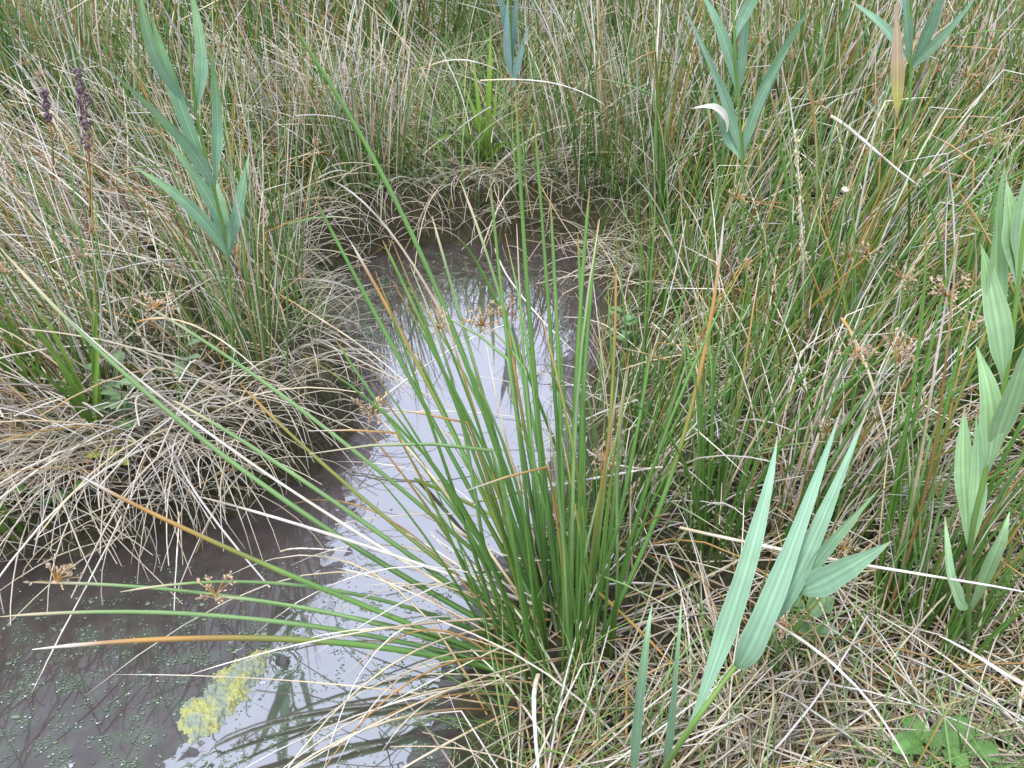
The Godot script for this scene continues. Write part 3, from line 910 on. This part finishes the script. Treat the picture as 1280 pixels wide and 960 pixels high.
# ------------------------------------------------------------------ single stems lying or leaning across the view
func make_loose_stems() -> void:
	var list := [
		[[150, 645, 1.7], [95, 760, 1.6], [40, 866, 1.52], 1.6, 4, "thin straight bleached straw hanging from the left bank to the dark water"],
		[[222, 640, 1.72], [221, 710, 1.68], [218, 770, 1.64], 1.5, 4, "short bleached straw hanging straight down beside the bank's foot"],
		[[590, 628, 1.62], [715, 603, 1.6], [826, 583, 1.58], 3.6, 4, "thick pale bent dead stem lying across the green clump"],
		[[826, 583, 1.58], [760, 578, 1.62], [722, 545, 1.66], 1.8, 4, "thin pale straw meeting the thick bent dead stem"],
		[[1036, 146, 1.96], [1085, 180, 1.98], [1150, 232, 2.04], 4.2, 4, "thick pale broken cane lodged in the right bank rushes"],
		[[1052, 398, 1.6], [1090, 480, 1.58], [1120, 600, 1.6], 3.2, 3, "long tan dead stem leaning over the green right bank rushes"],
		[[850, 660, 1.4], [1060, 700, 1.35], [1290, 745, 1.3], 3.0, 4, "long pale cane lying almost level behind the blue-green reed"],
		[[1290, 862, 1.2], [1240, 830, 1.2], [1172, 796, 1.22], 3.0, 4, "short bright straw pointing up at the right bank's edge"],
		[[970, 780, 1.12], [1060, 850, 1.12], [1140, 960, 1.13], 2.2, 4, "bent grey straw hanging from the blue-green reed"],
		[[350, 368, 1.95], [440, 425, 1.9], [510, 480, 1.85], 2.0, 3, "straight tan stem sticking out from the left bank over the pool"],
		[[460, 510, 1.8], [560, 440, 1.85], [645, 402, 1.9], 1.7, 4, "pale straw rising across the pool toward the right bank"],
		[[470, 520, 1.75], [590, 515, 1.75], [715, 535, 1.75], 1.5, 4, "thin straw arching level over the pool"],
		[[560, 545, 1.7], [600, 560, 1.7], [650, 600, 1.72], 1.7, 4, "short white straw over the open pool"],
		[[620, 310, 1.95], [650, 370, 1.9], [720, 440, 1.85], 2.2, 4, "pale forked straw standing over the far end of the pool"],
		[[560, 650, 1.6], [620, 690, 1.58], [690, 700, 1.56], 2.0, 4, "pale straw curving across the foot of the clump"],
		[[540, 80, 2.6], [580, 76, 2.6], [620, 86, 2.6], 2.4, 4, "pale arched straw above the far bank turf"],
		[[600, 100, 2.5], [690, 105, 2.5], [755, 130, 2.5], 2.4, 4, "long tan straw lying level behind the bright blade tuft"],
		[[170, 402, 1.75], [245, 408, 1.7], [330, 470, 1.65], 2.2, 3, "tan arched stem bending over the left bank herb"],
		[[350, 690, 1.62], [385, 685, 1.6], [440, 690, 1.58], 1.8, 4, "short curved pale straw over the water by the left bank"],
		[[675, 845, 1.35], [668, 900, 1.28], [672, 990, 1.2], 4.0, 4, "broad bleached upright straw before the rush clump"],
	]
	for q in list:
		var a := P(q[0][0], q[0][1], q[0][2])
		var m := P(q[1][0], q[1][1], q[1][2])
		var b := P(q[2][0], q[2][1], q[2][2])
		var t := thing("dead_stem", q[5], "dead stem", a)
		var mb := Mb.new()
		var line := bez(Vector3.ZERO, m - a, b - a, 22)
		var crook := Vector3(rng.randf_range(-1, 1), rng.randf_range(-1, 1), rng.randf_range(-1, 1)) * 0.003
		for e in 22: line[e] += crook * sin(e * 0.22 + q[3]) + Vector3(rng.randf_range(-1, 1), rng.randf_range(-1, 1), 0) * 0.0003
		tube_along(mb, line, q[3] * 0.00078, q[4], 6, 0.4)
		part("stalk", mb.done(M.straw), t)

# ------------------------------------------------------------------ grass, straw and floating bits nobody could count
func make_stuff() -> void:
	var kinds := []     # straw: several shapes of fallen stem, each its own cloud of copies
	for q in 5:
		var mb := Mb.new()
		var pts := upright_curve([0.5, 1.0, 1.6, 2.2, 0.4][q], 0.1, 8, [0.0, 0.0, 0.0, 0.0, 1.0][q])
		var rr := PackedFloat32Array()
		var cc := PackedColorArray()
		for e in 8:
			rr.append(lerpf(0.0058, 0.0030, e / 7.0))
			cc.append(Color.WHITE * rng.randf_range(0.88, 1.0))
		mb.tube(pts, rr, cc, 3)
		kinds.append(mb.done(M.straw))
	var ts := [[], [], [], [], []]
	var cs := [[], [], [], [], []]
	var gts := [[], [], []]
	var gcs := [[], [], []]
	for q in 38000:
		var u := rng.randf()
		var z := -0.75 - 6.5 * pow(u, 1.5)
		var x := rng.randf_range(-1, 1) * (0.62 * -z + 0.45)
		var d := sd(x, z)
		if d < -0.012: continue
		var y := height(x, z)
		var far := clampf((-z - 1.0) / 4.0, 0.0, 1.0)
		var k: int = [0, 1, 1, 2, 4, 0, 3][rng.randi() % 7]
		var l := rng.randf_range(0.12, 0.38) * lerpf(1.0, 1.3, far)
		var az := flow(x, z) + rng.randfn(0.0, 0.9)
		if x < -0.2 and d < 0.35 and z < -1.6 and rng.randf() < 0.6: continue
		if x > 0.0 and z > -2.6 and rng.randf() < 0.42: continue
		if x < -0.2: l *= 1.3
		if z > -1.6 and x > 0.0: l *= 1.2
		if d < 0.08: l *= 0.6
		var by_clump := Vector2(x - 0.05, z + 1.08).length() < 0.24
		if by_clump and rng.randf() < 0.5: continue
		if x < -0.2 and k >= 2: k = rng.randi() % 2
		var b := lying(az, rng.randf_range(-0.7, 0.7), rng.randf_range(1.0 if by_clump or z > -1.3 else 0.4, 1.5), l)
		ts[k].append(Transform3D(b, Vector3(x, y - 0.005, z)))
		var c := STRAW.lerp(PALE, rng.randf()) if rng.randf() < 0.72 else ORANGE.lerp(STRAW, rng.randf())
		if rng.randf() < 0.2: c = Color(0.30, 0.25, 0.18)
		cs[k].append(vary(c, 0.15))
	# straw hanging over the brinks of the left and far banks
	var k2 := shore.size()
	for e in range(1, 16):
		var a := shore[e]
		var bb := shore[(e + 1) % k2]
		var out := Vector2(-(bb - a).y, (bb - a).x).normalized()
		var mid := (a + bb) * 0.5
		if sd(mid.x + out.x * 0.03, mid.y + out.y * 0.03) > 0.0: out = -out
		for q in int((bb - a).length() * (300 if e > 4 else 700)):
			var p := a.lerp(bb, rng.randf()) - out * rng.randf_range(0.01, 0.16)
			var y := maxf(height(p.x, p.y), 0.02)
			var az := atan2(-out.y, out.x) + rng.randfn(0.0, 0.95)
			var k := 1 + rng.randi() % 3
			ts[k].append(Transform3D(lying(az, rng.randf_range(-0.4, 0.4), rng.randf_range(0.5, 1.5), rng.randf_range(0.07, 0.24) * (1.0 if e > 4 else 1.25)), Vector3(p.x, y, p.y)))
			cs[k].append(vary(STRAW.lerp(PALE, rng.randf()), 0.2))
		for q in int((bb - a).length() * 2600):
			var p := a.lerp(bb, rng.randf()) - out * rng.randf_range(-0.005, 0.1)
			var y := height(p.x, p.y)
			if y < 0.0: continue
			var k := rng.randi() % 3
			ts[k].append(Transform3D(lying(atan2(-out.y, out.x) + rng.randfn(0.0, 1.0), rng.randf_range(-1, 1), rng.randf_range(0.4, 2.4), rng.randf_range(0.025, 0.07)), Vector3(p.x, y - 0.003, p.y)))
			cs[k].append(vary([Color(0.16, 0.12, 0.07), Color(0.11, 0.13, 0.04), Color(0.28, 0.22, 0.13), Color(0.08, 0.06, 0.04)][rng.randi() % 4], 0.25))
	for k in 5:
		multi("straw", kinds[k], ts[k], cs[k], "tangled dead straw covering the banks", "straw")
	# green grass
	var gk := []
	for q in 3:
		var mb := Mb.new()
		var pts := upright_curve([0.35, 0.8, 1.4][q], 0.1, 7)
		var ww := PackedFloat32Array()
		var cc := PackedColorArray()
		for e in 7:
			ww.append(0.0065 * (1.0 - pow(e / 6.0, 2.0)) + 0.0006)
			cc.append(Color.WHITE)
		mb.blade(pts, ww, Vector3(0, 0, 1), 0.3, cc)
		gk.append(mb.done(M.leaf))
	for q in 60000:
		var u := rng.randf()
		var z := -0.75 - 6.5 * pow(u, 1.4)
		var x := rng.randf_range(-1, 1) * (0.62 * -z + 0.45)
		var d := sd(x, z)
		if d < 0.01: continue
		var n := nz.get_noise_2d(x * 110.0 + 300.0, z * 110.0)
		if rng.randf() > 0.5 + 0.7 * n + (0.35 if z < -2.6 else (-0.36 if z > -1.8 else -0.1)): continue
		var y := height(x, z)
		var k := rng.randi() % 3
		var l := rng.randf_range(0.06, 0.22)
		if z < -2.6: l *= 1.4
		gts[k].append(Transform3D(lying(rng.randf_range(0, TAU), rng.randf_range(-0.5, 0.5), rng.randf_range(0.0, 0.6), l), Vector3(x, y - 0.004, z)))
		var fresh := Color(0.08, 0.16, 0.03).lerp(Color(0.19, 0.30, 0.08), rng.randf())
		gcs[k].append(vary(fresh, 0.2))
	for k in 3:
		multi("grass", gk[k], gts[k], gcs[k], "fine green grass growing through the straw", "grass")
	# bits of duckweed and debris floating on the water
	var fb := Mb.new()
	fb.ball(Vector3.ZERO, Vector3(1.0, 0.18, 0.8), Color.WHITE, 4, 6)
	var fm := fb.done(M.straw)
	var ft := []
	var fc := []
	for q in 260000:
		var z := rng.randf_range(-2.75, -0.85)
		var x := rng.randf_range(-1.15, 0.2)
		var s := scum(x, z)
		var cl := nz.get_noise_2d(x * 700.0 + 40, z * 700.0) + 0.7 * nz.get_noise_2d(x * 1700.0, z * 1700.0 + 9)
		if rng.randf() > s * smoothstep(-0.05, 0.7, cl) + 0.005: continue
		if sd(x, z) > -0.004: continue
		var size := rng.randf_range(0.0006, 0.0019)
		if rng.randf() < 0.03: size *= rng.randf_range(1.5, 3.0)
		ft.append(Transform3D((Basis(Vector3.UP, rng.randf_range(0, TAU))).scaled(Vector3(size * rng.randf_range(0.8, 1.8), size, size)), Vector3(x, 0.0011, z)))
		var c := Color(0.08, 0.12, 0.06).lerp(Color(0.17, 0.2, 0.15), rng.randf())
		if rng.randf() < 0.07: c = Color(0.36, 0.37, 0.37)
		fc.append(vary(c, 0.2))
	multi("floating_debris", fm, ft, fc, "specks of duckweed and debris floating on the water", "debris")
